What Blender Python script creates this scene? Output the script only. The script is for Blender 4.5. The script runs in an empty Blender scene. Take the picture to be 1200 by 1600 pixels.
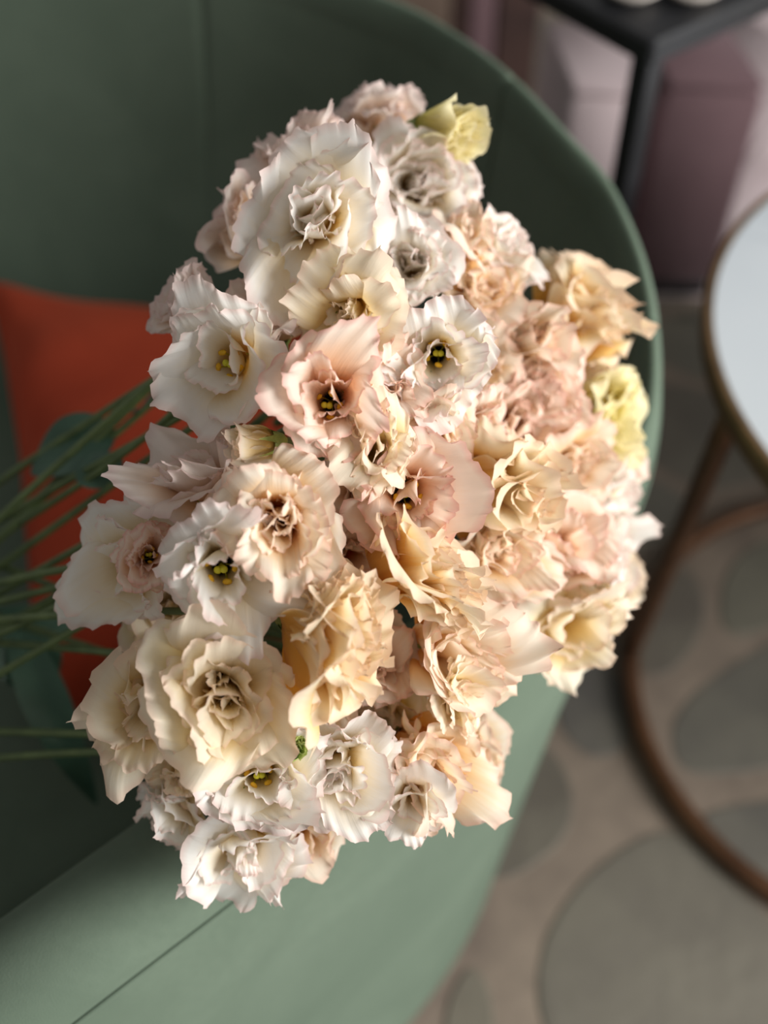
import bpy, math, random
import numpy as np
from mathutils import Vector, Matrix

random.seed(7)
rng = np.random.default_rng(7)
scene = bpy.context.scene
COL = scene.collection

# ------------------------------------------------------------------ camera
H, PITCH, FPX = 1.30, math.radians(50), 1800.0
CF = np.array([0, math.cos(PITCH), -math.sin(PITCH)])
CU = np.array([0, math.sin(PITCH), math.cos(PITCH)])
CR = np.array([1.0, 0, 0])
CC = np.array([0, 0, H])
cam_d = bpy.data.cameras.new('camera')
cam_d.sensor_fit = 'VERTICAL'
cam_d.sensor_height = 36.0
cam_d.lens = FPX / 1600 * 36.0
cam_d.clip_start = 0.02
cam_d.dof.use_dof = True
cam_d.dof.focus_distance = 0.56
cam_d.dof.aperture_fstop = 3.0
cam = bpy.data.objects.new('camera', cam_d)
COL.objects.link(cam)
cam.location = (0, 0, H)
cam.rotation_euler = (math.radians(90) - PITCH, 0, 0)
scene.camera = cam

# ------------------------------------------------------------------ world, light, exposure
scene.view_settings.view_transform = 'Standard'
scene.view_settings.look = 'None'
scene.view_settings.exposure = 0.1
scene.view_settings.gamma = 1.0
world = bpy.data.worlds.new('world')
scene.world = world
world.use_nodes = True
world.node_tree.nodes['Background'].inputs[0].default_value = (1.0, 0.985, 0.96, 1)
world.node_tree.nodes['Background'].inputs[1].default_value = 0.25


def area_light(name, loc, target, sx, sy, power, color):
    d = bpy.data.lights.new(name, 'AREA')
    d.shape = 'RECTANGLE'; d.size = sx; d.size_y = sy; d.energy = power; d.color = color
    o = bpy.data.objects.new(name, d); COL.objects.link(o)
    o.location = loc
    o.rotation_euler = (Vector(target) - Vector(loc)).to_track_quat('-Z', 'Y').to_euler()
    return o


area_light('window_right_offscreen', (2.9, -0.55, 1.75), (0.1, 0.6, 0.6), 2.2, 1.9, 215, (1.0, 0.985, 0.96))


# ------------------------------------------------------------------ helpers
def s2l(c):
    out = []
    for v in c[:3]:
        v /= 255.0
        out.append(v / 12.92 if v <= 0.04045 else ((v + 0.055) / 1.055) ** 2.4)
    return (out[0], out[1], out[2], 1.0)


def at_depth(x, y, t):
    return CC + t * (CF + (x - 600) / FPX * CR + (800 - y) / FPX * CU)


def at_height(x, y, z):
    d = CF + (x - 600) / FPX * CR + (800 - y) / FPX * CU
    return CC + d * ((z - H) / d[2])


def mesh_obj(name, verts, faces, mat, parent=None, smooth=True, attrs=None):
    me = bpy.data.meshes.new(name)
    me.from_pydata([tuple(map(float, v)) for v in verts], [], faces)
    if smooth:
        me.polygons.foreach_set('use_smooth', [True] * len(me.polygons))
    for k, v in (attrs or {}).items():
        a = me.attributes.new(k, 'FLOAT', 'POINT')
        a.data.foreach_set('value', np.asarray(v, dtype=np.float32))
    me.materials.append(mat)
    me.update()
    o = bpy.data.objects.new(name, me)
    COL.objects.link(o)
    if parent is not None:
        o.parent = parent
    return o


def empty(name, loc=(0, 0, 0)):
    o = bpy.data.objects.new(name, None)
    COL.objects.link(o)
    o.location = loc
    o.empty_display_size = 0.02
    return o


def tag(o, label, cat, group=None):
    o['label'] = label
    o['category'] = cat
    if group:
        o['group'] = group
    return o


def structure(o, label=None):
    o['kind'] = 'structure'
    if label:
        o['label'] = label
    return o


_grid_cache = {}


def grid_faces(nu, nv, close_u=False):
    key = (nu, nv, close_u)
    if key not in _grid_cache:
        f = []
        for j in range(nv - 1):
            for i in range(nu if close_u else nu - 1):
                i2 = (i + 1) % nu
                f.append((j * nu + i, j * nu + i2, (j + 1) * nu + i2, (j + 1) * nu + i))
        _grid_cache[key] = f
    return _grid_cache[key]


def tube_mesh(path, radii, n=8):
    path = np.asarray(path, float)
    m = len(path)
    radii = np.broadcast_to(np.asarray(radii, float), (m,))
    tan = np.gradient(path, axis=0)
    tan /= np.linalg.norm(tan, axis=1)[:, None] + 1e-12
    ref = np.array([0, 0, 1.0]) if abs(tan[0][2]) < 0.9 else np.array([1.0, 0, 0])
    vs = []
    a = np.linspace(0, 2 * math.pi, n, endpoint=False)
    nrm = ref - tan[0] * (ref @ tan[0]); nrm /= np.linalg.norm(nrm)
    for i in range(m):
        nrm = nrm - tan[i] * (nrm @ tan[i]); nrm /= np.linalg.norm(nrm) + 1e-12
        b = np.cross(tan[i], nrm)
        vs.append(path[i] + radii[i] * (np.cos(a)[:, None] * nrm + np.sin(a)[:, None] * b))
    V = np.concatenate(vs)
    F = list(grid_faces(n, m, True))
    F.append(tuple(range(n - 1, -1, -1)))
    F.append(tuple((m - 1) * n + k for k in range(n)))
    return V, F


def bezier(pts, n=20):
    pts = [np.asarray(p, float) for p in pts]
    t = np.linspace(0, 1, n)[:, None]
    p = pts
    if len(p) == 4:
        return (1 - t) ** 3 * p[0] + 3 * (1 - t) ** 2 * t * p[1] + 3 * (1 - t) * t ** 2 * p[2] + t ** 3 * p[3]
    return (1 - t) ** 2 * p[0] + 2 * (1 - t) * t * p[1] + t ** 2 * p[2]


def catmull(P, u):
    """P: control rows, u: array of float indices"""
    P = np.asarray(P, float)
    n = len(P)
    i = np.clip(np.floor(u).astype(int), 0, n - 2)
    f = (u - i)[:, None]
    g = lambda k: P[np.clip(k, 0, n - 1)]
    p0, p1, p2, p3 = g(i - 1), g(i), g(i + 1), g(i + 2)
    return 0.5 * ((2 * p1) + (-p0 + p2) * f + (2 * p0 - 5 * p1 + 4 * p2 - p3) * f ** 2 + (-p0 + 3 * p1 - 3 * p2 + p3) * f ** 3)


def box_mesh(cx, cy, z0, z1, ax, ay, bev=0.004):
    """box with bevelled edges: ax, ay = half-axis vectors in plan"""
    ax = np.array([*ax, 0.0]); ay = np.array([*ay, 0.0])
    la, lb = np.linalg.norm(ax), np.linalg.norm(ay)
    ea, eb = ax / la, ay / lb
    V, F = [], []
    for z, k in ((z0, bev), (z0 + bev, 0), (z1 - bev, 0), (z1, bev)):
        ring = []
        for sa, sb in ((1, 1), (-1, 1), (-1, -1), (1, -1)):
            c = np.array([cx, cy, z]) + ea * sa * (la - k) + eb * sb * (lb - k)
            first = c - eb * sb * bev if sa * sb > 0 else c - ea * sa * bev
            second = c - ea * sa * bev if sa * sb > 0 else c - eb * sb * bev
            ring += [first, second]
        V += ring
    for j in range(3):
        for i in range(8):
            F.append((j * 8 + i, j * 8 + (i + 1) % 8, (j + 1) * 8 + (i + 1) % 8, (j + 1) * 8 + i))
    F.append(tuple(range(7, -1, -1)))
    F.append(tuple(24 + i for i in range(8)))
    return V, F


# ------------------------------------------------------------------ materials
class NT:
    def __init__(self, name):
        self.m = bpy.data.materials.new(name)
        self.m.use_nodes = True
        self.t = self.m.node_tree
        self.b = self.t.nodes['Principled BSDF']
        self.out = self.t.nodes['Material Output']

    def n(self, kind, **kw):
        nd = self.t.nodes.new(kind)
        for k, v in kw.items():
            if k.startswith('i_'):
                key = k[2:]
                nd.inputs[int(key) if key.isdigit() else key].default_value = v
            else:
                setattr(nd, k, v)
        return nd

    def l(self, a, b):
        self.t.links.new(a, b)

    def ramp(self, stops, src=None, interp='LINEAR'):
        r = self.n('ShaderNodeValToRGB')
        cr = r.color_ramp
        cr.interpolation = interp
        while len(cr.elements) < len(stops):
            cr.elements.new(0.5)
        for e, (p, c) in zip(cr.elements, stops):
            e.position = p; e.color = c
        if src is not None:
            self.l(src, r.inputs[0])
        return r.outputs[0]

    def mix(self, fac, a, b, mode='MIX'):
        m = self.n('ShaderNodeMix', data_type='RGBA', blend_type=mode)
        for s, i in ((fac, 0), (a, 6), (b, 7)):
            if hasattr(s, 'links'):
                self.l(s, m.inputs[i])
            else:
                m.inputs[i].default_value = s
        return m.outputs[2]

    def noise(self, scale, detail=4, rough=0.55, vec=None, dist=0.0):
        n = self.n('ShaderNodeTexNoise')
        n.inputs['Scale'].default_value = scale
        n.inputs['Detail'].default_value = detail
        n.inputs['Roughness'].default_value = rough
        n.inputs['Distortion'].default_value = dist
        if vec is None:
            if not hasattr(self, '_tc'):
                self._tc = self.n('ShaderNodeTexCoord').outputs['Object']
            vec = self._tc
        self.l(vec, n.inputs['Vector'])
        return n.outputs['Fac']

    def bump(self, h, strength, dist=0.001):
        b = self.n('ShaderNodeBump')
        b.inputs['Strength'].default_value = strength
        b.inputs['Distance'].default_value = dist
        self.l(h, b.inputs['Height'])
        self.l(b.outputs[0], self.b.inputs['Normal'])

    def setp(self, **kw):
        for k, v in kw.items():
            k = k.replace('_', ' ')
            if hasattr(v, 'links'):
                self.l(v, self.b.inputs[k])
            else:
                self.b.inputs[k].default_value = v


def plain(name, c1, c2, scale=20, rough=0.6, bump=0.15, bscale=200, **kw):
    m = NT(name)
    f = m.noise(scale)
    m.setp(Base_Color=m.ramp([(0.3, s2l(c1)), (0.7, s2l(c2))], f), Roughness=rough)
    m.bump(m.noise(bscale, 3), bump)
    m.setp(**kw)
    return m.m


def velvet(name, c1, c2, sheen_tint, sheen=0.6):
    m = NT(name)
    a = m.noise(5.5, 5, 0.6, dist=0.6)
    b = m.noise(160, 3, 0.6)
    col = m.ramp([(0.32, s2l(c1)), (0.68, s2l(c2))], a)
    col = m.mix(m.ramp([(0.35, (0, 0, 0, 1)), (0.75, (0.35, 0.35, 0.35, 1))], b), col, s2l(c1))
    m.setp(Base_Color=col, Roughness=0.85, Sheen_Weight=sheen, Sheen_Roughness=0.45, Sheen_Tint=s2l(sheen_tint))
    m.b.inputs['Specular IOR Level'].default_value = 0.15
    m.bump(m.noise(900, 2), 0.25, 0.0006)
    return m.m


M_GREEN = velvet('green_velvet', (84, 98, 84), (98, 112, 97), (175, 195, 178), 0.30)
M_ORANGE = velvet('orange_velvet', (150, 54, 32), (172, 66, 40), (220, 130, 100), 0.3)
M_MAUVE = velvet('mauve_velvet', (104, 82, 86), (122, 98, 102), (180, 160, 165), 0.3)
M_BLACK = plain('black_metal', (16, 17, 20), (26, 27, 31), 12, 0.45, 0.05)
M_BRONZE = plain('bronze_metal', (84, 56, 38), (112, 78, 54), 14, 0.42, 0.06, Metallic=0.55)
M_BRASS = plain('aged_brass', (110, 84, 56), (140, 110, 76), 25, 0.38, 0.05, Metallic=0.7)
M_WOOD_D = plain('dark_wood', (52, 36, 33), (78, 56, 50), 9, 0.6, 0.2, 80)
M_WOOD_T = plain('tan_wood', (98, 82, 70), (122, 104, 92), 9, 0.6, 0.2, 80)
M_WHITE = plain('white_ceramic', (168, 160, 152), (184, 176, 168), 6, 0.35, 0.02)
M_RUG = plain('pink_rug', (186, 168, 170), (202, 186, 188), 6, 0.95, 0.5, 300)
M_MORTAR = plain('mortar', (112, 100, 89), (136, 122, 108), 16, 0.9, 0.8, 90)


def marble():
    m = NT('white_marble')
    a = m.noise(3.5, 8, 0.62, dist=1.6)
    v = m.ramp([(0.47, (0, 0, 0, 1)), (0.5, (1, 1, 1, 1)), (0.53, (0, 0, 0, 1))], a)
    cl = m.ramp([(0.35, s2l((196, 203, 209))), (0.65, s2l((208, 214, 219)))], m.noise(2.2, 3))
    n2 = m.mix(m.noise(5, 2), (0, 0, 0, 1), v, 'MULTIPLY')
    n2 = m.mix(1.0, v, m.ramp([(0.45, (0, 0, 0, 1)), (0.7, (0.6, 0.6, 0.6, 1))], m.noise(4, 2)), 'MULTIPLY')
    m.setp(Base_Color=m.mix(n2, cl, s2l((132, 146, 158))), Roughness=0.3)
    return m.m


M_MARBLE = marble()


def stone_mat():
    m = NT('floor_stone')
    oi = m.n('ShaderNodeObjectInfo')
    base = m.ramp([(0.0, s2l((84, 75, 69))), (0.35, s2l((98, 95, 83))), (0.6, s2l((78, 75, 74))),
                   (0.8, s2l((104, 98, 86))), (1.0, s2l((90, 81, 73)))], oi.outputs['Random'])
    n = m.noise(9, 6, 0.65)
    col = m.mix(m.ramp([(0.3, (0, 0, 0, 1)), (0.75, (0.55, 0.55, 0.55, 1))], n), base, s2l((126, 121, 107)))
    m.setp(Base_Color=col, Roughness=0.6)
    m.bump(m.noise(40, 5), 0.4, 0.003)
    return m.m


M_STONE = stone_mat()

M_STEM = plain('stem_green', (78, 96, 58), (104, 122, 74), 60, 0.5, 0.1)
M_CALYX = plain('calyx_green', (118, 140, 66), (160, 172, 92), 80, 0.5, 0.1)
M_ANTHER = plain('anther_yellow', (216, 158, 24), (238, 196, 48), 300, 0.7, 0.5, 900)
M_STIGMA = plain('stigma_green', (176, 178, 40), (222, 210, 50), 300, 0.6, 0.2, 900)


def leaf_mat():
    m = NT('leaf_green')
    at = m.n('ShaderNodeAttribute', attribute_name='pv')
    col = m.ramp([(0.3, s2l((52, 82, 66))), (0.7, s2l((70, 102, 82)))], m.noise(30, 3))
    m.setp(Base_Color=col, Roughness=0.5)
    m.bump(m.noise(120, 3), 0.2)
    return m.m


M_LEAF = leaf_mat()


def petal_mat(name, base, mid, outer, edge, eye=None, basepos=0.22):
    m = NT(name)
    pv = m.n('ShaderNodeAttribute', attribute_name='pv').outputs['Fac']
    pe = m.n('ShaderNodeAttribute', attribute_name='pe').outputs['Fac']
    pt = m.n('ShaderNodeAttribute', attribute_name='pt').outputs['Fac']
    oi = m.n('ShaderNodeObjectInfo').outputs['Random']
    # streak coordinates: across the petal finely, along it coarsely
    cx = m.n('ShaderNodeCombineXYZ')
    mu = m.n('ShaderNodeMath', operation='MULTIPLY', i_1=9.0); m.l(pt, mu.inputs[0])
    m.l(mu.outputs[0], cx.inputs[0]); m.l(pv, cx.inputs[1])
    mo = m.n('ShaderNodeMath', operation='MULTIPLY', i_1=37.0); m.l(oi, mo.inputs[0])
    m.l(mo.outputs[0], cx.inputs[2])
    streak = m.noise(1.6, 4, 0.6, vec=cx.outputs[0])
    # shift the ramp a little by petal and by streak
    ad = m.n('ShaderNodeMath', operation='MULTIPLY_ADD', i_1=0.22, i_2=-0.11); m.l(streak, ad.inputs[0])
    a2 = m.n('ShaderNodeMath', operation='ADD'); m.l(pv, a2.inputs[0]); m.l(ad.outputs[0], a2.inputs[1])
    a3 = m.n('ShaderNodeMath', operation='MULTIPLY_ADD', i_1=0.24, i_2=-0.12); m.l(oi, a3.inputs[0])
    a4 = m.n('ShaderNodeMath', operation='ADD'); m.l(a2.outputs[0], a4.inputs[0]); m.l(a3.outputs[0], a4.inputs[1])
    stops = [(basepos, s2l(base)), (0.53, s2l(mid)), (0.84, s2l(outer))]
    col = m.ramp(stops, a4.outputs[0])
    ef = m.ramp([(0.90, (0, 0, 0, 1)), (1.0, (0.7, 0.7, 0.7, 1))], pe)
    col = m.mix(ef, col, s2l(edge))
    if eye:
        yf = m.ramp([(0.13, (1, 1, 1, 1)), (0.24, (0, 0, 0, 1))], a2.outputs[0])
        col = m.mix(yf, col, s2l(eye))
    m.setp(Base_Color=col, Roughness=0.6, Sheen_Weight=0.15)
    m.b.inputs['Specular IOR Level'].default_value = 0.25
    m.bump(streak, 0.35, 0.0012)
    tr = m.n('ShaderNodeBsdfTranslucent')
    m.l(col, tr.inputs['Color'])
    ms = m.n('ShaderNodeMixShader', i_0=0.48)
    m.l(m.b.outputs[0], ms.inputs[1]); m.l(tr.outputs[0], ms.inputs[2])
    m.l(ms.outputs[0], m.out.inputs['Surface'])
    return m.m


EYE = (38, 16, 20)
PET = {
    'W': petal_mat('petal_white', (236, 206, 134), (249, 238, 214), (251, 249, 244), (240, 208, 200)),
    'E': petal_mat('petal_white_dark_eye', (232, 206, 128), (249, 238, 212), (251, 249, 244), (238, 206, 200), eye=EYE),
    'C': petal_mat('petal_cream', (238, 206, 116), (248, 229, 176), (251, 242, 222), (244, 214, 194)),
    'P': petal_mat('petal_peach', (240, 178, 90), (249, 215, 160), (251, 241, 224), (243, 200, 180)),
    'K': petal_mat('petal_pink', (244, 188, 134), (249, 220, 190), (251, 238, 224), (240, 188, 172)),
    'Q': petal_mat('petal_pink_dark_eye', (241, 190, 134), (247, 216, 186), (250, 234, 220), (236, 174, 162), eye=EYE),
    'Y': petal_mat('petal_yellow', (212, 202, 92), (240, 228, 150), (248, 241, 200), (246, 236, 200)),
    'A': petal_mat('petal_amber', (232, 172, 74), (246, 208, 126), (251, 240, 214), (244, 212, 186), basepos=.30),
    'M': petal_mat('petal_mauve_white', (228, 192, 146), (243, 220, 196), (247, 236, 228), (234, 206, 202)),
    'G': petal_mat('petal_bud_green', (110, 140, 60), (140, 166, 84), (176, 190, 110), (190, 196, 120)),
}

# ------------------------------------------------------------------ floor
fl = mesh_obj('floor', [(-4, -3, 0), (5, -3, 0), (5, 7, 0), (-4, 7, 0)], [(0, 1, 2, 3)], M_MORTAR, smooth=False)
structure(fl, 'flagstone floor with wide pinkish mortar joints')

NAMED_STONES = [
    [(857, 1165), (892, 1217), (897, 1268), (883, 1312), (832, 1355), (775, 1381), (690, 1330), (740, 1190), (800, 1140)],
    [(862, 1120), (900, 1030), (935, 1015), (985, 1085), (982, 1165), (945, 1186), (905, 1175)],
    [(842, 1620), (838, 1498), (871, 1424), (923, 1360), (1005, 1303), (1060, 1296), (1130, 1370), (1215, 1440), (1300, 1560), (1250, 1700), (960, 1720)],
    [(1061, 1212), (1044, 1143), (1070, 1095), (1135, 1043), (1250, 980), (1320, 1060), (1290, 1180), (1170, 1208)],
    [(1090, 1285), (1113, 1262), (1250, 1245), (1330, 1270), (1340, 1400), (1240, 1420), (1160, 1372)],
    [(690, 1640), (700, 1560), (735, 1500), (768, 1545), (775, 1640), (720, 1720)],
    [(1000, 1060), (960, 985), (1010, 900), (1080, 880), (1110, 960), (1060, 1050)],
    [(1120, 1010), (1130, 880), (1220, 830), (1320, 880), (1260, 960)],
]


def chaikin(P, k=2):
    P = np.asarray(P)
    for _ in range(k):
        Q = np.roll(P, -1, axis=0)
        P = np.stack([0.75 * P + 0.25 * Q, 0.25 * P + 0.75 * Q], 1).reshape(-1, P.shape[1])
    return P


def build_stone(P):
    """P: plan polygon (counter-clockwise or not) -> low bevelled slab standing proud of the mortar"""
    P = np.asarray(P)
    x, y = P[:, 0], P[:, 1]
    if np.sum(x * np.roll(y, -1) - y * np.roll(x, -1)) < 0:
        P = P[::-1]
    c = P.mean(0)
    n = len(P)
    h = 0.0015 + random.random() * 0.001
    V = [(p[0] - c[0], p[1] - c[1], 0.0) for p in P]
    V += [((p[0] - c[0]) * 0.985, (p[1] - c[1]) * 0.985, h * 0.75) for p in P]
    V += [((p[0] - c[0]) * 0.94, (p[1] - c[1]) * 0.94, h) for p in P]
    F = []
    for j in range(2):
        for i in range(n):
            F.append((j * n + i, j * n + (i + 1) % n, (j + 1) * n + (i + 1) % n, (j + 1) * n + i))
    F.append(tuple(2 * n + i for i in range(n)))
    o = mesh_obj('stone', V, F, M_STONE, fl, smooth=False)
    o.location = (c[0], c[1], 0)
    return o


seeds, keep = [], []
named = []
for poly in NAMED_STONES:
    W = np.array([at_height(px, py, 0)[:2] for px, py in poly])
    named.append(W)
    build_stone(chaikin(W, 2))
    c = W.mean(0)
    D = chaikin(W, 1)
    for p in D:
        seeds.append(c + (p - c) * 0.86); keep.append(False)
    seeds.append(c); keep.append(False)


def in_poly(p, P):
    r = False
    for (x1, y1), (x2, y2) in zip(P, np.roll(P, -1, axis=0)):
        if (y1 > p[1]) != (y2 > p[1]) and p[0] < (x2 - x1) * (p[1] - y1) / (y2 - y1) + x1:
            r = not r
    return r


for gy in np.arange(-0.35, 2.7, 0.23):
    for k, gx in enumerate(np.arange(-0.9, 1.75, 0.25)):
        p = np.array([gx + (0.12 if int(round(gy / 0.23)) % 2 else 0), gy]) + (rng.random(2) - 0.5) * 0.13
        near = min(np.linalg.norm(p - s) for s in seeds) if seeds else 9
        if near < 0.11 or any(in_poly(p, W) for W in named):
            continue
        seeds.append(p); keep.append(True)
S = np.array(seeds)
for i, s in enumerate(S):
    if not keep[i]:
        continue
    cell = [s + np.array(q) for q in ((-.2, -.2), (.2, -.2), (.2, .2), (-.2, .2))]
    order = np.argsort(((S - s) ** 2).sum(1))[1:26]
    for j in order:
        nrm = S[j] - s
        L = np.linalg.norm(nrm); nrm = nrm / L
        lim = L / 2 - (0.012 if keep[j] else -0.004)
        out = []
        for a, b in zip(cell, cell[1:] + cell[:1]):
            da, db = (a - s) @ nrm - lim, (b - s) @ nrm - lim
            if da <= 0:
                out.append(a)
            if da * db < 0:
                out.append(a + (b - a) * (da / (da - db)))
        cell = out
        if len(cell) < 3:
            break
    if len(cell) >= 3:
        build_stone(chaikin(cell, 2))

# ------------------------------------------------------------------ green armchair
RIM = np.array([
    (-.46, -.05, .660, 0.00), (-.30, .08, .670, 0.00), (-.17, .185, .682, 0.00), (-.04, .29, .69, 0.00), (.085, .40, .695, 0.02),
    (.165, .50, .70, 0.05), (.205, .60, .705, 0.08), (.212, .70, .735, 0.08), (.19, .785, .765, 0.08), (.155, .835, .785, 0.08),
    (.11, .905, .80, 0.08), (.065, .975, .80, 0.08), (.015, 1.03, .80, 0.08), (-.10, 1.11, .80, 0.08), (-.28, 1.18, .80, 0.08),
    (-.50, 1.22, .79, 0.08), (-.72, 1.23, .77, 0.08)])
NIDX = len(RIM) - 1
THICK = lambda P: np.interp(P[:, 0] * 0 + P[:, 1] + .3 * P[:, 0], [.44, .66], [.072, .020])


def rim_frame(u):
    P = catmull(RIM, u)
    Q = catmull(RIM, np.clip(u + 0.05, 0, NIDX)) - catmull(RIM, np.clip(u - 0.05, 0, NIDX))
    tx, ty = Q[:, 0], Q[:, 1]
    L = np.hypot(tx, ty)
    nx, ny = ty / L, -tx / L          # outward = right of the travel direction (counter-clockwise path)
    return P, np.stack([nx, ny], 1)


def shell_panel(name, u0, u1, prof, parent, nu, tuck=0.004):
    """prof(P, w) -> (offset, z) for w in 0..1; borders are tucked in to make the seams"""
    e = 0.012
    uu = np.unique(np.concatenate([[u0, u0 + e, u0 + 3 * e], np.linspace(u0 + 5 * e, u1 - 5 * e, nu), [u1 - 3 * e, u1 - e, u1]]))
    ww = np.concatenate([[0, 0.02, 0.06], np.linspace(0.1, 0.9, 13), [0.94, 0.98, 1.0]])
    P, N = rim_frame(uu)
    V = []
    for w in ww:
        o, z = prof(P, w)
        o2, z2 = prof(P, min(w + 0.01, 1.0)); o1, z1 = prof(P, max(w - 0.01, 0.0))
        no, nz = (z2 - z1), -(o2 - o1)
        ln = np.hypot(no, nz) + 1e-9
        no, nz = no / ln, nz / ln                      # surface normal in the (offset, z) plane
        d = np.zeros(len(uu))
        du = np.minimum(uu - u0, u1 - uu)
        d += np.exp(-(du / 0.022) ** 2)
        dw = min(w, 1 - w)
        d = 0.7 * d + (1.0 if prof is prof_outer else 0.15) * math.exp(-(dw / 0.022) ** 2)
        d = np.minimum(d, 1.0) * tuck
        o = o + no * d; z = z + nz * d
        V.append(np.stack([P[:, 0] + N[:, 0] * o, P[:, 1] + N[:, 1] * o, z], 1))
    V = np.concatenate(V)
    return mesh_obj(name, V, grid_faces(len(uu), len(ww)), M_GREEN, parent)


def prof_inner(P, w):                # from the seat up to the rim
    zt = P[:, 2] - 0.035
    z = 0.36 + (zt - 0.36) * w
    o = -THICK(P) - 0.11 * (1 - w) ** 1.15 - 0.012 * math.sin(math.pi * w) * -1
    return o, z


def prof_rim(P, w):                  # rounded top band
    a = math.pi * w
    o = -THICK(P) / 2 - THICK(P) / 2 * math.cos(a)
    z = P[:, 2] - 0.035 + 0.035 * math.sin(a) ** 0.8
    return o + 0 * P[:, 0], z


def prof_outer(P, w):                # from the rim seam down to the plinth
    zt = P[:, 2] - 0.035
    z = zt + (0.035 - zt) * w
    o = 0.006 * math.sin(math.pi * min(w * 3, 1)) - P[:, 3] * w ** 1.2
    return o, z


chair = empty('armchair', (0, 0, 0))
tag(chair, 'green velvet tub armchair with curved back under the bouquet', 'armchair')
CUTS = [0, 6.75, 9.9, 13.45, NIDX]
for a, b in zip(CUTS[:-1], CUTS[1:]):
    k = max(8, int((b - a) * 9))
    shell_panel('inner_panel', a, b, prof_inner, chair, k)
    shell_panel('rim_band', a, b, prof_rim, chair, k)
    shell_panel('outer_panel', a, b, prof_outer, chair, k)
uu = np.linspace(0, NIDX, 220)
P, N = rim_frame(uu)
V, F = tube_mesh(np.stack([P[:, 0] + N[:, 0] * .0005, P[:, 1] + N[:, 1] * .0005, P[:, 2] - .035], 1), .0018, 6)
mesh_obj('piping', V, F, M_GREEN, chair)
# end caps of the two arms
for u in (0.0, float(NIDX)):
    P, N = rim_frame(np.array([u]))
    loop = []
    for prof in (prof_inner, prof_rim, prof_outer):
        for w in np.linspace(0, 1, 12):
            o, z = prof(P, w)
            o = float(np.ravel(o)[0]); z = float(np.ravel(z)[0])
            loop.append((P[0, 0] + N[0, 0] * o, P[0, 1] + N[0, 1] * o, z))
    loop.append((loop[0][0], loop[0][1], 0.035))
    mesh_obj('arm_front', loop, [tuple(range(len(loop)))], M_GREEN, chair, smooth=False)
# seat and plinth follow the inside of the shell
uu = np.linspace(0.6, NIDX - 0.4, 70)
P, N = rim_frame(uu)
inner = P[:, :2] + N * (-THICK(P) - 0.10)[:, None]
foot = P[:, :2] + N * (-P[:, 3:4] - 0.03)


def loop_solid(name, L, zs, mat, parent):
    """L: plan loop; zs: list of (scale to centroid, z)"""
    c = L.mean(0)
    V = []
    n = len(L)
    for s, z in zs:
        V += [(c[0] + (p[0] - c[0]) * s, c[1] + (p[1] - c[1]) * s, z) for p in L]
    F = grid_faces(n, len(zs), True) + [tuple((len(zs) - 1) * n + i for i in range(n))]
    return mesh_obj(name, V, F, mat, parent)


loop_solid('seat_cushion', inner, [(1.0, .20), (1.0, .37), (.985, .395), (.95, .41), (.85, .418), (.6, .422), (.3, .424), (.05, .424)], M_GREEN, chair)
loop_solid('plinth', foot, [(1.0, 0.0), (1.0, 0.06), (.9, 0.06)], M_BLACK, chair)

# ------------------------------------------------------------------ orange cushion
def pillow(name, quad, z0, th, mat):
    root = empty(name, (*np.mean(quad, 0), z0))
    quad = np.asarray(quad) - np.mean(quad, 0)
    n = 33
    a = np.linspace(-1, 1, n)
    Uu, Vv = np.meshgrid(a, a)
    pin = 1 - 0.085 * (1 - Vv ** 2) * np.abs(Uu) ** 3
    pin2 = 1 - 0.085 * (1 - Uu ** 2) * np.abs(Vv) ** 3
    X, Y = Uu * pin, Vv * pin2
    bl = lambda i: ((1 - X) * (1 + Y) * quad[0][i] + (1 + X) * (1 + Y) * quad[1][i] + (1 + X) * (1 - Y) * quad[2][i] + (1 - X) * (1 - Y) * quad[3][i]) / 4
    px, py = bl(0), bl(1)
    puff = ((1 - Uu ** 2) * (1 - Vv ** 2)) ** 0.42
    wr = 0.004 * np.sin(9 * Uu + 3 * Vv) * np.abs(Uu * Vv) + 0.005 * np.sin(11 * Vv - 4 * Uu) * np.abs(Uu) ** 2
    for nm, sg in (('front_cover', 1), ('back_cover', -1)):
        z = 0.5 * th + sg * (0.5 * th * puff) + wr
        V = np.stack([px.ravel(), py.ravel(), z.ravel()], 1)
        F = grid_faces(n, n)
        if sg < 0:
            F = [f[::-1] for f in F]
        mesh_obj(nm, V, F, mat, root)
    b = [(0, i) for i in range(n)] + [(i, n - 1) for i in range(1, n)] + [(n - 1, i) for i in range(n - 2, -1, -1)] + [(i, 0) for i in range(n - 2, 0, -1)]
    path = [(px[j], py[j], 0.5 * th + wr[j]) for j in b]
    path.append(path[0])
    V, F = tube_mesh(path, 0.003, 6)
    mesh_obj('piping', V, F, mat, root)
    return root


pil = pillow('cushion', [(-.435, 1.005), (-.02, .93), (-.02, .54), (-.275, .455)], 0.428, 0.12, M_ORANGE)
tag(pil, 'burnt orange velvet cushion lying on the green seat under the stems', 'cushion')

# ------------------------------------------------------------------ marble side table
TC = np.array([0.65, 0.77]); TZ = 0.596; TR = 0.357
tb = empty('side_table', (TC[0], TC[1], 0))
tag(tb, 'round white marble side table with bronze hoop base', 'table')


def lathe(prof, n=96):
    a = np.linspace(0, 2 * math.pi, n, endpoint=False)
    V = []
    for r, z in prof:
        V += [(r * math.cos(t), r * math.sin(t), z) for t in a]
    return V, n


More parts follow.
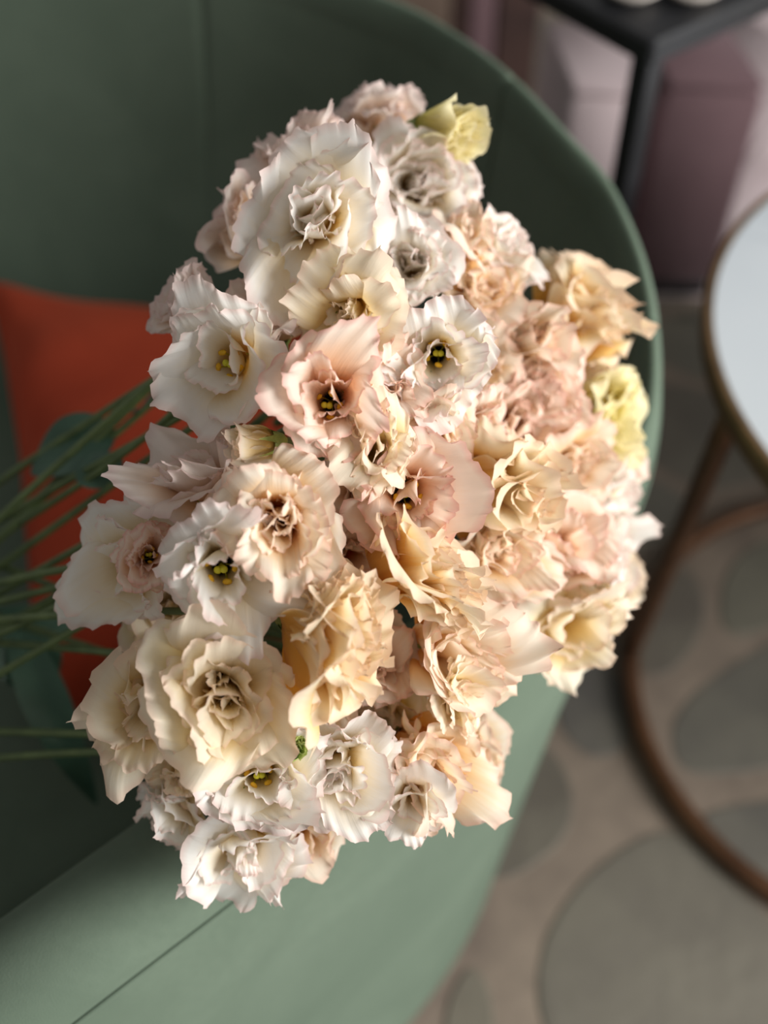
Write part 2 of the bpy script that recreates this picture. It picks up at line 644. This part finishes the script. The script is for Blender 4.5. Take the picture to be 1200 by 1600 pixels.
V, n = lathe([(0.0005, TZ - 0.018), (TR - 0.008, TZ - 0.018), (TR - 0.006, TZ - 0.004), (TR - 0.009, TZ), (0.0005, TZ)])
mesh_obj('table_top', V, grid_faces(n, 5, True), M_MARBLE, tb, smooth=False)
V, n = lathe([(TR - 0.0065, TZ - 0.022), (TR, TZ - 0.022), (TR + 0.001, TZ - 0.002), (TR - 0.001, TZ + 0.001), (TR - 0.006, TZ + 0.001), (TR - 0.0065, TZ - 0.022)])
mesh_obj('table_rim', V, grid_faces(n, 6, True), M_BRASS, tb)
RR = 0.330
a = np.linspace(0, 2 * math.pi, 97)
V, F = tube_mesh(np.stack([RR * np.cos(a), RR * np.sin(a), 0.013 + 0 * a], 1), 0.012, 10)
mesh_obj('base_ring', V, F, M_BRONZE, tb)
for k in range(3):
    ang = math.radians(168) + k * 2 * math.pi / 3
    a2 = math.radians(188) + k * 2 * math.pi / 3
    top = np.array([(TR - .012) * math.cos(a2), (TR - .012) * math.sin(a2), TZ - 0.02])
    bot = np.array([RR * math.cos(ang), RR * math.sin(ang), 0.015])
    V, F = tube_mesh(bezier([top, top * .5 + bot * .5, bot], 12), 0.0115, 10)
    mesh_obj('leg', V, F, M_BRONZE, tb)

# ------------------------------------------------------------------ ottoman added out of view to shade the floor by the marble table
ot = empty('occluder', (1.33, .74, 0))
tag(ot, 'round-cornered green velvet ottoman added unseen to shade the floor by the marble table', 'occluder')
V, F = box_mesh(0, 0, 0.05, 0.52, (.2, .06), (-.1, .36), 0.03)
mesh_obj('body', V, F, M_GREEN, ot)
V, F = box_mesh(0, 0, 0.52, 0.68, (.2, .06), (-.1, .36), 0.04)
mesh_obj('seat_cushion', V, F, M_GREEN, ot)
V, F = box_mesh(0, 0, 0.0, 0.051, (.18, .054), (-.09, .33), 0.004)
mesh_obj('plinth', V, F, M_BLACK, ot)

# ------------------------------------------------------------------ black square table behind the chair
bt = empty('square_table', (.259, 1.055, 0))
tag(bt, 'black square table with slim metal legs behind the armchair', 'table')
e1, e2 = np.array([-.61, .79]), np.array([.77, .64])
e2 = np.array([.79, .61])
S_ = 0.62
ctr = (e1 + e2) * S_ / 2
V, F = box_mesh(ctr[0], ctr[1], 0.715, 0.742, e1 * S_ / 2, e2 * S_ / 2)
mesh_obj('table_top', V, F, M_BLACK, bt, smooth=False)
for i, j in ((0, 0), (1, 0), (0, 1), (1, 1)):
    p = e1 * (0.02 + i * (S_ - .04)) + e2 * (0.02 + j * (S_ - .04))
    V, F = box_mesh(p[0], p[1], 0.0, 0.716, e1 * 0.012, e2 * 0.012, 0.002)
    mesh_obj('leg', V, F, M_BLACK, bt, smooth=False)
for (px, py, rad, lab) in ((985, -8, .032, 'small white saucer on the black table, farther from the marble table'),
                           (1078, -8, .032, 'small white saucer on the black table, nearer the marble table')):
    w = at_height(px, py, 0.742)
    V, n = lathe([(0.0005, 0.0), (rad * .6, 0.0), (rad, .010), (rad * .98, .013), (rad * .6, .004), (0.0005, .004)], 40)
    o = mesh_obj('saucer', V, grid_faces(n, 6, True), M_WHITE)
    o.location = (w[0], w[1], 0.7422)
    tag(o, lab, 'saucer', 'white saucers on the black table')

# ------------------------------------------------------------------ pink rug, mauve pouf, wooden cabinet
V, F = [], []
L = np.array([(.255, 1.50), (1.5, 1.44), (1.62, 3.2), (.46, 3.3)])
Lr = chaikin(L, 3) * 0.15 + np.repeat(L, 8, axis=0) * 0.85
rug = loop_solid('rug', Lr, [(1.0, 0.0), (1.0, 0.012), (.99, 0.016), (.5, 0.016), (.02, 0.016)], M_RUG, None)
tag(rug, 'pale pink rug on the stone floor beyond the black table', 'rug')

for (cx_, hw, hh, mt, lab) in ((.474, .074, .385, M_MAUVE, 'narrow dusty mauve velvet pouf standing on the pink rug'),
                               (.324, .062, .375, M_RUG, 'pale pink pouf beside the mauve one, under the black table')):
    pf = empty('pouf', (cx_, 1.66, 0.0165))
    tag(pf, lab, 'pouf')
    V, F = box_mesh(0, 0, 0.03, hh, (hw, -.004), (-.012, .105), 0.012)
    mesh_obj('body', V, F, mt, pf)
    V, F = box_mesh(0, 0, hh, hh + .014, (hw - .002, -.004), (-.012, .103), 0.006)
    mesh_obj('top_panel', V, F, mt, pf)
    V, F = box_mesh(0, 0, 0.0, 0.031, (hw - .007, -.004), (-.012, .095), 0.004)
    mesh_obj('plinth', V, F, M_BLACK, pf)

cb = empty('cabinet', (.055, 2.25, 0))
tag(cb, 'dark brown wooden cabinet with upright boards behind the armchair', 'cabinet')
x = -.42
for k, (wd, mt) in enumerate([(.12, M_WOOD_T), (.1, M_WOOD_D), (.12, M_WOOD_T), (.16, M_WOOD_T), (.035, M_WOOD_D), (.055, M_MAUVE), (.09, M_WOOD_D)]):
    V, F = box_mesh(x + wd / 2, 0.0, 0.0, 0.72, (wd / 2 - .003, 0), (0, .012 + .003 * (k % 2)), 0.003)
    mesh_obj('board', V, F, mt, cb, smooth=False)
    x += wd
V, F = box_mesh((x - .42) / 2, 0.17, 0.02, 0.73, ((x + .42) / 2, 0), (0, .155), 0.004)
mesh_obj('carcass', V, F, M_WOOD_D, cb, smooth=False)


# ------------------------------------------------------------------ lisianthus blooms
def petal_geo(phi, Lp, Wd, a_s, a_m, a1, r0, z0, ruf, flat=0.5, curl=0.0, NU=55, NV=14):
    """one petal in flower space (axis +Z); returns verts and the pv, pe, pt attributes"""
    tau = np.linspace(-1, 1, NU)[None, :]
    t = np.sin(tau * math.pi / 2 * 0.98)
    v = (1 - (1 - np.linspace(0, 1, NV)) ** 1.35)[:, None]
    p = rng.random(10) * 6.283
    send = 0.44 + 0.56 * np.sqrt(np.clip(1 - np.abs(t) ** 2.5, 0, 1))
    send = send * (1 + 0.09 * np.sin(1.6 * math.pi * tau + p[6]) + 0.02 * np.sin(4.7 * math.pi * tau + p[7]))
    jit = (rng.random((1, NU)) - 0.5) * 0.03 * ruf
    s = v * send + jit * v ** 12
    ss = np.linspace(0, 1.25, 60)
    al = np.radians(np.interp(ss, [0, 0.32, 0.62, 1.0, 1.25], [a_s, a_m, a_m * 0.55 + a1 * 0.45, a1, a1 - curl]))
    rr = r0 + np.concatenate([[0], np.cumsum(np.cos(al[:-1]) * np.diff(ss))]) * Lp
    zz = z0 + np.concatenate([[0], np.cumsum(np.sin(al[:-1]) * np.diff(ss))]) * Lp
    R_, Z_, A_ = (np.interp(s, ss, q) for q in (rr, zz, al))
    wid = Wd * Lp * (0.17 + 0.83 * np.sin(np.clip(s / 0.62, 0, 1) * math.pi / 2))
    lat = t * wid * 0.5
    rho = np.maximum(R_, 0.05) * 0.75 + 0.12 * Lp + flat * Lp * v
    ang = np.clip(lat / rho, -2.4, 2.4)
    x = R_ - rho + rho * np.cos(ang)
    y = rho * np.sin(ang)
    am = 0.65 + 0.55 * np.sin(tau * 2.6 + p[5])
    f1, f2, f3 = 0.7 + rng.random() * 0.9, 2.2 + rng.random() * 1.6, 8.0 + rng.random() * 4.0
    w1 = np.sin(f1 * math.pi * tau + p[0])
    w2 = np.sin(f2 * math.pi * tau + p[1] + 0.6 * v)
    w3 = np.sin(f3 * math.pi * tau + p[2] + 1.3 * np.sin(2.4 * tau + p[3]))
    ct = 1 - 0.8 * np.abs(t) ** 8
    am3 = np.clip(0.55 + 0.75 * np.sin(tau * 4.1 + p[8]) * np.sin(tau * 1.7 + p[9]), 0.1, 1.4)
    f4 = 0.35 + 0.5 * rng.random()
    d = Lp * (0.15 * (0.5 + 0.5 * ruf) * w1 * v ** 1.6 + 0.10 * np.sin(f4 * math.pi * tau + p[7]) * v ** 1.3
              + ct * (0.085 * ruf * w2 * v ** 3.5 * am + 0.042 * ruf * w3 * am3 * v ** 7))
    d += Lp * (rng.random() - 0.5) * 0.42 * t * v
    nr, nz = -np.sin(A_), np.cos(A_)
    x = x + d * nr * np.cos(ang)
    y = y + d * nr * np.sin(ang) + Lp * ruf * 0.026 * np.cos(f3 * math.pi * tau + p[2]) * v ** 9
    z = Z_ + d * nz
    c, sn = math.cos(phi), math.sin(phi)
    V = np.stack([(x * c - y * sn).ravel(), (x * sn + y * c).ravel(), z.ravel()], 1)
    one = np.ones_like(t)
    return V, (v * one).ravel(), (v * one).ravel(), (t * np.ones_like(v)).ravel()


# layers: count, length, width, start angle, mid angle, end angle, r0, z0, flatness, angle jitter
FORMS = {
    'open': [(5, 1.12, 1.30, 28, 62, -2, .03, 0, .8, 20), (4, .95, 1.2, 45, 70, 30, .05, .03, .5, 24), (3, .78, 1.1, 60, 80, 62, .07, .05, .25, 24)],
    'flat': [(4, 1.2, 1.35, 25, 55, -14, .03, 0, .9, 18), (3, 1.0, 1.3, 40, 64, 16, .05, .03, .6, 24), (3, .72, 1.1, 60, 76, 50, .07, .05, .3, 26)],
    'fold': [(5, 1.15, 1.35, 25, 55, -10, .03, 0, .85, 16), (4, .96, 1.25, 40, 66, 22, .05, .03, .55, 22), (3, .76, 1.15, 60, 86, 78, .06, .05, .12, 22), (3, .62, 1.1, 70, 98, 122, .08, .08, .08, 14)],
    'rose': [(4, 1.08, 1.35, 25, 60, 4, .03, 0, .8, 16), (5, .95, 1.25, 40, 72, 32, .05, .03, .5, 20), (4, .82, 1.2, 55, 80, 58, .06, .05, .22, 18),
             (4, .68, 1.1, 65, 86, 82, .05, .08, .08, 14), (3, .55, 1.05, 75, 94, 108, .05, .1, .05, 10)],
    'cup': [(4, 1.15, 1.5, 14, 88, 34, .05, 0, .2, 16), (4, 1.10, 1.2, 34, 84, 54, .06, .02, .2, 20), (6, 1.0, .95, 50, 84, 58, .06, .04, .2, 24), (6, .92, .85, 60, 86, 72, .05, .06, .15, 24)],
    'bell': [(4, 1.2, 1.4, 40, 84, 4, .04, 0, .4, 22), (4, 1.1, 1.2, 50, 84, 36, .05, .02, .3, 22), (4, .95, 1.0, 60, 84, 62, .05, .04, .2, 20)],
    'bud': [(5, 1.0, 1.15, 34, 92, 66, .05, 0, .08, 8), (4, 1.04, 1.0, 55, 90, 78, .04, .02, .08, 8), (3, .95, .9, 70, 90, 92, .03, .03, .03, 5)],
}

GATHER = at_depth(130, 850, .80)
EXIT = at_depth(-260, 1040, .88)


def leaf_blade(parent_inv, base, direction, up, Ln, Wd, bend):
    n, m = 9, 18
    d = np.asarray(direction, float); d /= np.linalg.norm(d)
    u = np.asarray(up, float); u = u - d * (u @ d); u /= np.linalg.norm(u)
    sd = np.cross(d, u)
    V, pv = [], []
    for j in range(m):
        v = j / (m - 1)
        w = Wd * (math.sin(math.pi * min(v, .999) ** 0.75) ** 0.8) * (1 - 0.15 * v) + 0.0008
        c = np.asarray(base) + d * Ln * v + u * (-bend * Ln * v * v + 0.08 * Ln * math.sin(3 * v))
        for i in range(n):
            t = -1 + 2 * i / (n - 1)
            V.append(c + sd * w * t + u * (0.28 * w * abs(t) + 0.05 * w * math.sin(9 * v + 3 * t)))
            pv.append(v)
    V = np.array(V)
    V = V @ parent_inv[:3, :3].T + parent_inv[:3, 3]
    return V, grid_faces(n, m), pv


def depth_at(x, y):
    t = .555
    t += .18 * (max(x - 450, 0) / 500) ** 2 + .055 * (max(450 - x, 0) / 300) ** 2
    t += .11 * (max(760 - y, 0) / 560) ** 2 + .035 * (max(y - 800, 0) / 500) ** 2
    return t


BLOOMS = []


def bloom(x, y, Rpx, face, kind, form, label, dz=0.0, group=None, stem='long', ruf=1.0, stamens=None, spin=None):
    t = depth_at(x, y) + dz
    pos = at_depth(x, y, t)
    Rm = Rpx * t / FPX
    fx, fy, fz = face
    ax = fx * CR - fy * CU - fz * CF
    ax = ax / np.linalg.norm(ax)
    q = Vector(ax).to_track_quat('Z', 'Y')
    geos = []
    nu, nv = (27, 10) if stem == 'short_small' else (55, 14)
    spin = rng.random() * 6.28 if spin is None else spin
    for li, (cnt, Lp, Wd, a_s, a_m, a1, r0, z0, fl_, jt) in enumerate(FORMS[form]):
        for k in range(cnt):
            ph = spin + li * 0.63 + 2 * math.pi * k / cnt + (rng.random() - .5) * 0.7
            g = petal_geo(ph, Lp * (0.9 + 0.22 * rng.random()), Wd * (0.92 + .22 * rng.random()), a_s, a_m,
                          a1 + (rng.random() - .5) * 2.6 * jt, r0, z0 + (rng.random() - .5) * 0.03, ruf * (0.9 + 0.55 * rng.random()) * {'bud': 0.8, 'cup': 1.45, 'bell': 1.2}.get(form, 1.05), fl_,
                          curl=90 * rng.random() - 20, NU=nu, NV=nv)
            geos.append((li, g))
    wp = rng.random(6) * 6.28
    sq = 0.82 + 0.18 * rng.random()
    for _, g in geos:
        V = g[0]
        V += 0.10 * np.sin(2.6 * V[:, [1, 2, 0]] + wp[:3]) - 0.10 * np.sin(wp[:3])
        V[:, 0] *= sq
    allv = np.concatenate([g[0] for _, g in geos])
    rad = np.percentile(np.hypot(allv[:, 0], allv[:, 1]), 97)
    zlo, zhi = allv[:, 2].min(), np.percentile(allv[:, 2], 97)
    ext = max(rad, 0.5 * (zhi - zlo) + 0.25 * rad) if form in ('cup', 'bell', 'bud') else rad
    sc = Rm / ext * 1.10
    zc = (zlo + zhi) / 2 if form in ('cup', 'bell', 'bud') else zlo + 0.62 * (zhi - zlo)
    root = empty('lisianthus_bloom', tuple(pos - ax * zc * sc))
    root.rotation_mode = 'QUATERNION'
    root.rotation_quaternion = q
    tag(root, label, 'flower', group)
    Fp = grid_faces(nu, nv)
    for li, (V, pv, pe, pt) in geos:
        mk = kind
        mesh_obj('petal', V * sc, Fp, PET[mk], root, attrs={'pv': pv, 'pe': pe, 'pt': pt})
    # calyx: cup with five narrow sepals
    V, n = lathe([(0.0012, -0.006), (0.0035, -0.004), (0.004 + .05 * sc, 0.02 * sc), (0.003 + .10 * sc, .06 * sc)], 16)
    cal = mesh_obj('calyx', V, grid_faces(n, 4, True), M_CALYX, root)
    for k in range(5):
        a0 = spin + k * 2 * math.pi / 5
        V = []
        for j in range(7):
            v = j / 6
            rr = (0.05 + 0.16 * math.sin(v * 1.3)) * sc + 0.003
            z = (-0.02 + 0.42 * v ** 1.4) * sc
            w = 0.0022 * (1 - v) + 0.0003
            for sg in (-1, 0, 1):
                V.append((rr * math.cos(a0) - sg * w * math.sin(a0), rr * math.sin(a0) + sg * w * math.cos(a0), z + 0.0006 * (sg == 0)))
        mesh_obj('sepal', V, grid_faces(3, 7), M_CALYX, cal)
    if stamens is None:
        stamens = kind in 'EQ'
    if stamens:
        V, F = tube_mesh([(0, 0, 0), (0, 0, .2 * sc), (0, 0, .40 * sc)], [.05 * sc, .035 * sc, .02 * sc], 8)
        pis = mesh_obj('pistil', V, F, M_STIGMA, root)
        for sg in (-1, 1):
            c = np.array([sg * .035 * sc, 0, .42 * sc])
            V, n = lathe([(.002 * sc, -.05 * sc), (.04 * sc, -.02 * sc), (.048 * sc, .01 * sc), (.03 * sc, .035 * sc), (.002 * sc, .04 * sc)], 10)
            mesh_obj('stigma_lobe', np.array(V) + c, grid_faces(n, 5, True), M_STIGMA, pis)
        for k in range(5):
            a0 = spin + 0.4 + k * 2 * math.pi / 5
            tip = np.array([.17 * math.cos(a0), .17 * math.sin(a0), .36 + .05 * rng.random()]) * sc
            V, F = tube_mesh(bezier([(0, 0, .02 * sc), (tip[0] * .9, tip[1] * .9, .15 * sc), tip], 7), .010 * sc, 6)
            st = mesh_obj('stamen', V, F, M_STIGMA, root)
            V, n = lathe([(.002 * sc, -.06 * sc), (.032 * sc, -.04 * sc), (.04 * sc, 0), (.03 * sc, .045 * sc), (.002 * sc, .06 * sc)], 8)
            V = np.array(V)[:, [2, 0, 1]]
            c_, s_ = math.cos(a0 + 1.2), math.sin(a0 + 1.2)
            V = np.stack([V[:, 0] * c_ - V[:, 1] * s_, V[:, 0] * s_ + V[:, 1] * c_, V[:, 2]], 1) + tip
            mesh_obj('anther', V, grid_faces(n, 5, True), M_ANTHER, st)
    # stem, in bloom space
    base = np.array(root.location)
    Minv = np.array((Matrix.Translation(root.location) @ q.to_matrix().to_4x4()).inverted())
    jitter = (rng.random(3) - 0.5)
    if stem == 'long':
        ex = EXIT + jitter * np.array([.05, .20, .07])
        mid = base * .5 + ex * .5 + np.array([0, 0, .015]) + jitter[[1, 2, 0]] * .03
        path = bezier([base, base - ax * .06, mid, ex], 26)
    else:
        g = GATHER * .45 + base * .55 - np.array([0, 0, .02])
        path = bezier([base, base - ax * .04, g], 14)
    pl = path @ Minv[:3, :3].T + Minv[:3, 3]
    V, F = tube_mesh(pl, np.linspace(.0017, .0030, len(pl)), 7)
    so = mesh_obj('stem', V, F, M_STEM, root)
    BLOOMS.append((root, so, Minv, path))
    return root


G = 'ruffled lisianthus blooms of the bouquet'
ROWS = [
    # x, y, R, facing (right, down, to viewer), colour, form, dz, label
    (492, 335, 120, (-.1, .05, 1), 'W', 'fold', -.030, 'largest white bloom with a folded cream centre, beside the yellow bud', {}),
    (652, 275, 84, (.25, -.15, .95), 'W', 'rose', .008, 'white rose-like bloom touching the pale yellow bud', {}),
    (694, 205, 62, (.85, .25, .35), 'Y', 'bud', -.034, 'pale yellow half-open bud at the far tip of the bouquet', {'ruf': .8}),
    (598, 190, 62, (-.2, -.9, .15), 'M', 'bell', .03, 'beige bloom turned away behind the pale yellow bud', {}),
    (470, 238, 80, (-.2, -.5, .8), 'M', 'open', .0, 'mauve-tinged white bloom peeking out behind the largest white bloom', {}),
    (372, 365, 66, (-.75, -.45, .1), 'M', 'bell', .035, 'beige trumpet bloom turned away under the largest white bloom', {'ruf': .5}),
    (640, 400, 66, (.05, -.25, .95), 'W', 'rose', .0, 'white bloom packed between the largest white bloom and an orange-peach cup', {}),
    (722, 378, 55, (.15, -.8, .5), 'P', 'bell', .005, 'orange-peach narrow cup squeezed between white blooms', {}),
    (782, 385, 62, (.6, -.5, .6), 'W', 'rose', .0, 'pinkish-white bloom against the green backrest beside an orange-peach cup', {}),
    (550, 480, 84, (-.2, .3, .95), 'C', 'fold', -.012, 'cream bloom with curled petals under the largest white bloom', {}),
    (685, 552, 84, (-.05, .12, 1), 'E', 'open', -.022, 'white frilled bloom with a yellow eye amid the peach blooms', {}),
    (760, 460, 62, (.4, -.3, .85), 'P', 'rose', .01, 'peach ruffled bloom between the yellow-eyed white bloom and the pinkish-white one', {}),
    (912, 502, 84, (.8, -.3, .42), 'A', 'cup', -.005, 'amber-yellow cup bloom standing out against the green backrest', {}),
    (826, 545, 64, (.2, -.5, .85), 'P', 'cup', .008, 'peach bloom leaning on the amber-yellow cup', {}),
    (952, 655, 66, (.75, .05, .6), 'Y', 'rose', -.004, 'yellow-green tinted bloom at the backrest rim', {}),
    (858, 615, 66, (.35, -.1, .95), 'K', 'rose', .0, 'pinkish ruffled bloom beside the yellow-green tinted bloom', {}),
    (788, 745, 94, (.86, .08, .46), 'A', 'cup', -.018, 'cream-edged bloom with a golden cup beside the pink frilled bloom', {}),
    (895, 715, 68, (.6, .1, .8), 'P', 'rose', .0, 'peach-cream ruffled bloom between the golden cup and the rim', {}),
    (965, 770, 52, (.85, .2, .5), 'W', 'rose', .005, 'small white bloom spilling over the backrest rim', {}),
    (352, 568, 102, (-.35, .1, .95), 'W', 'flat', -.008, 'wide white bloom with pointed loose petals above the orange cushion', {'stamens': True, 'ruf': .8}),
    (292, 480, 56, (-.45, -.7, .45), 'M', 'bell', .015, 'small beige-white bloom hanging over the orange cushion corner', {}),
    (430, 490, 76, (-.15, -.5, .8), 'M', 'open', .025, 'shaded beige-white bloom under the curled cream bloom', {}),
    (508, 635, 92, (-.15, .2, 1), 'Q', 'open', -.02, 'pink-edged white bloom with a dark slit eye', {}),
    (612, 610, 66, (.15, -.05, .95), 'K', 'rose', .004, 'salmon-pink bloom tucked under the yellow-eyed white bloom', {}),
    (680, 670, 66, (.3, .2, .9), 'P', 'rose', .0, 'smooth peach bloom under the yellow-eyed white bloom', {}),
    (585, 700, 66, (.25, -.15, .95), 'C', 'bell', -.008, 'cream bloom with upright white petals beside the pink bloom', {}),
    (312, 745, 92, (-.3, -.6, .7), 'M', 'open', .002, 'pale mauve-white bloom beside the slim cream bud', {}),
    (438, 808, 94, (.05, .05, 1), 'P', 'rose', -.024, 'peach bloom with a tight spiral rose centre', {}),
    (640, 772, 92, (.15, .05, .95), 'Q', 'open', -.014, 'pink frilled bloom with broad petals and a small dark eye', {'ruf': 1.35}),
    (648, 895, 90, (.82, -.12, .5), 'A', 'cup', -.018, 'peach-gold cup bloom touching the pink frilled bloom', {}),
    (772, 862, 76, (.5, .05, .85), 'P', 'rose', -.004, 'peach bloom between the golden cup and the peach-gold cup', {}),
    (868, 845, 76, (.3, -.2, .9), 'K', 'bell', .0, 'coral-peach bloom with smooth outer petals beside a white overhanging bloom', {'ruf': .7}),
    (952, 845, 62, (.85, .1, .5), 'W', 'rose', .0, 'white bloom overhanging the floor by the marble table', {}),
    (884, 985, 94, (.4, .5, .75), 'C', 'open', -.012, 'cream-white bloom drooping past the outer side of the chair', {}),
    (204, 880, 104, (-.55, .0, .85), 'W', 'flat', -.004, 'smooth white bloom with broad petals next to the stem bundle', {'ruf': .7}),
    (232, 865, 52, (.1, -.25, .95), 'Q', 'open', -.02, 'small pinkish bloom resting on the broad-petalled white bloom', {}),
    (345, 890, 98, (.1, .12, 1), 'E', 'open', -.03, 'white bloom with yellow stamens and a dark open eye', {}),
    (505, 978, 106, (.82, .1, .5), 'A', 'cup', -.026, 'cream-yellow cup bloom with a broad golden side', {}),
    (585, 1030, 62, (.2, .1, .9), 'K', 'rose', .02, 'shaded peach-pink bloom sunk behind the cream-yellow cup', {}),
    (700, 1010, 90, (.6, .05, .8), 'P', 'bell', -.008, 'peach bloom with long pointed petals above the green arm', {}),
    (728, 1092, 68, (.6, .3, .7), 'C', 'rose', -.022, 'cream bloom with a coral tip resting on the green arm', {}),
    (240, 1085, 88, (-.25, .15, .95), 'C', 'bell', -.008, 'cream bloom with curled petals beside the dark seat', {'stamens': True}),
    (352, 1085, 112, (.1, .12, 1), 'C', 'rose', -.034, 'big creamy-yellow full bloom', {'ruf': .8}),
    (268, 1275, 66, (-.5, .6, .6), 'W', 'open', .0, 'white bloom hanging down over the dark seat', {}),
    (290, 1215, 58, (-.1, .5, .85), 'C', 'rose', .0, 'small peach-cream bloom under the big creamy-yellow bloom', {}),
    (405, 1215, 88, (.1, .15, 1), 'E', 'open', -.016, 'cream bloom with gold stamens and a dark eye under the big creamy-yellow one', {}),
    (532, 1200, 84, (.1, .12, 1), 'W', 'fold', -.012, 'white bloom with fan-like petals resting on the green arm', {}),
    (662, 1180, 92, (.5, .35, .8), 'P', 'bell', -.008, 'peach bloom with an apricot side and white tips on the green arm', {}),
    (382, 1332, 82, (.15, .55, .8), 'W', 'fold', -.002, 'white bloom drooping onto the seam of the green arm', {}),
    (648, 1258, 58, (.15, .5, .85), 'W', 'flat', -.034, 'small white bloom of few petals spread on the green arm', {'ruf': .7}),
    (398, 692, 40, (-.9, .1, .3), 'C', 'bud', -.005, 'slim cream bud with folded petals beside the spiral rose bloom', {'ruf': .5}),
    (735, 645, 48, (.3, .3, .8), 'K', 'bell', .012, 'deep pink shaded bloom wedged behind the golden cup', {}),
]
LONG = {5, 1, 24, 28, 0, 4, 9, 19, 20, 22, 26, 27, 34, 36, 37, 41, 42, 43, 45, 46}
for (x, y, R_, face, kind, form, dz, label, kw) in ROWS:
    kw.setdefault('stem', 'long' if len(BLOOMS) in LONG else 'short')
    bloom(x, y, R_, face, kind, form, label, dz, G, **kw)

FILL = [
    (540, 860, 'K', 'pink bloom in the shaded gap between spiral rose bloom and peach-gold cup'),
    (730, 930, 'K', 'pinkish bloom peeking out between the peach-gold cup and the drooping cream-white bloom'),
    (500, 1110, 'P', 'peach bloom half hidden between the big creamy-yellow bloom and the fan-petalled white one'),
    (590, 1110, 'C', 'cream bloom tucked behind the fan-petalled white bloom and the apricot-sided one'),
    (800, 660, 'K', 'pink-peach bloom tucked behind the golden cup bloom'),
    (270, 960, 'C', 'shaded cream bloom wedged beneath the white bloom with yellow stamens'),
    (470, 1285, 'P', 'peach bloom resting on the green arm beside the white bloom on its seam'),
    (570, 770, 'K', 'shaded pink bloom between the spiral rose bloom and the pink frilled one'),
    (740, 560, 'P', 'peach bloom pressed against the white yellow-eyed bloom'),
    (880, 560, 'P', 'peach bloom tucked under the amber-yellow cup'),
    (940, 910, 'C', 'cream bloom overhanging the floor next to the drooping cream-white bloom'),
    (720, 1160, 'P', 'peach bloom lying on the green arm behind the apricot-sided one'),
    (930, 720, 'K', 'small pink-peach bloom at the rim beside the small white spilling one')]
for i, (x, y, k, lab) in enumerate(FILL):
    f = (.35 * (x - 520) / 400 + (rng.random() - .5) * .5, .2 * (y - 760) / 500 + (rng.random() - .5) * .5, 1)
    bloom(x, y, 60 + 12 * rng.random(), f, k, 'rose' if i % 2 else 'bell', lab, .034 + .008 * rng.random(),
          'sunken blooms filling the bouquet', stem='short_small')
bloom(460, 1168, 20, (.3, -.6, .7), 'G', 'bud', 'tiny closed green bud beside the fan-petalled white bloom', -.02, None, stem='short_small')

# leaves on the stems (sub-parts of a bloom's stem)
LEAVES = [  # base px, tip px, depth, half-width px, bloom index
    ((215, 640), (38, 735), .80, 48, 19), ((255, 800), (142, 705), .74, 38, 26), ((215, 520), (255, 640), .78, 36, 20),
    ((150, 1000), (75, 1095), .84, 50, 34), ((165, 1120), (150, 1265), .86, 34, 41), ((300, 700), (215, 640), .74, 26, 27),
    ((40, 1060), (150, 960), .86, 34, 37), ((60, 800), (-60, 760), .86, 36, 19)]
for (b, tp, dpt, w, bi) in LEAVES:
    want = at_depth(*b, dpt)
    root, so, Minv, path = min((BLOOMS[k] for k in LONG), key=lambda q: np.min(np.linalg.norm(q[3][4:-2] - want, axis=1)))
    p0 = path[4:-2][np.argmin(np.linalg.norm(path[4:-2] - want, axis=1))]
    p1 = at_depth(*tp, np.dot(p0 - CC, CF) + .012)
    V, F, pv = leaf_blade(Minv, p0, p1 - p0, -CF + .4 * CU + (rng.random(3) - .5) * .5, np.linalg.norm(p1 - p0), w * dpt / FPX, .12)
    mesh_obj('leaf', V, F, M_LEAF, so, attrs={'pv': pv})
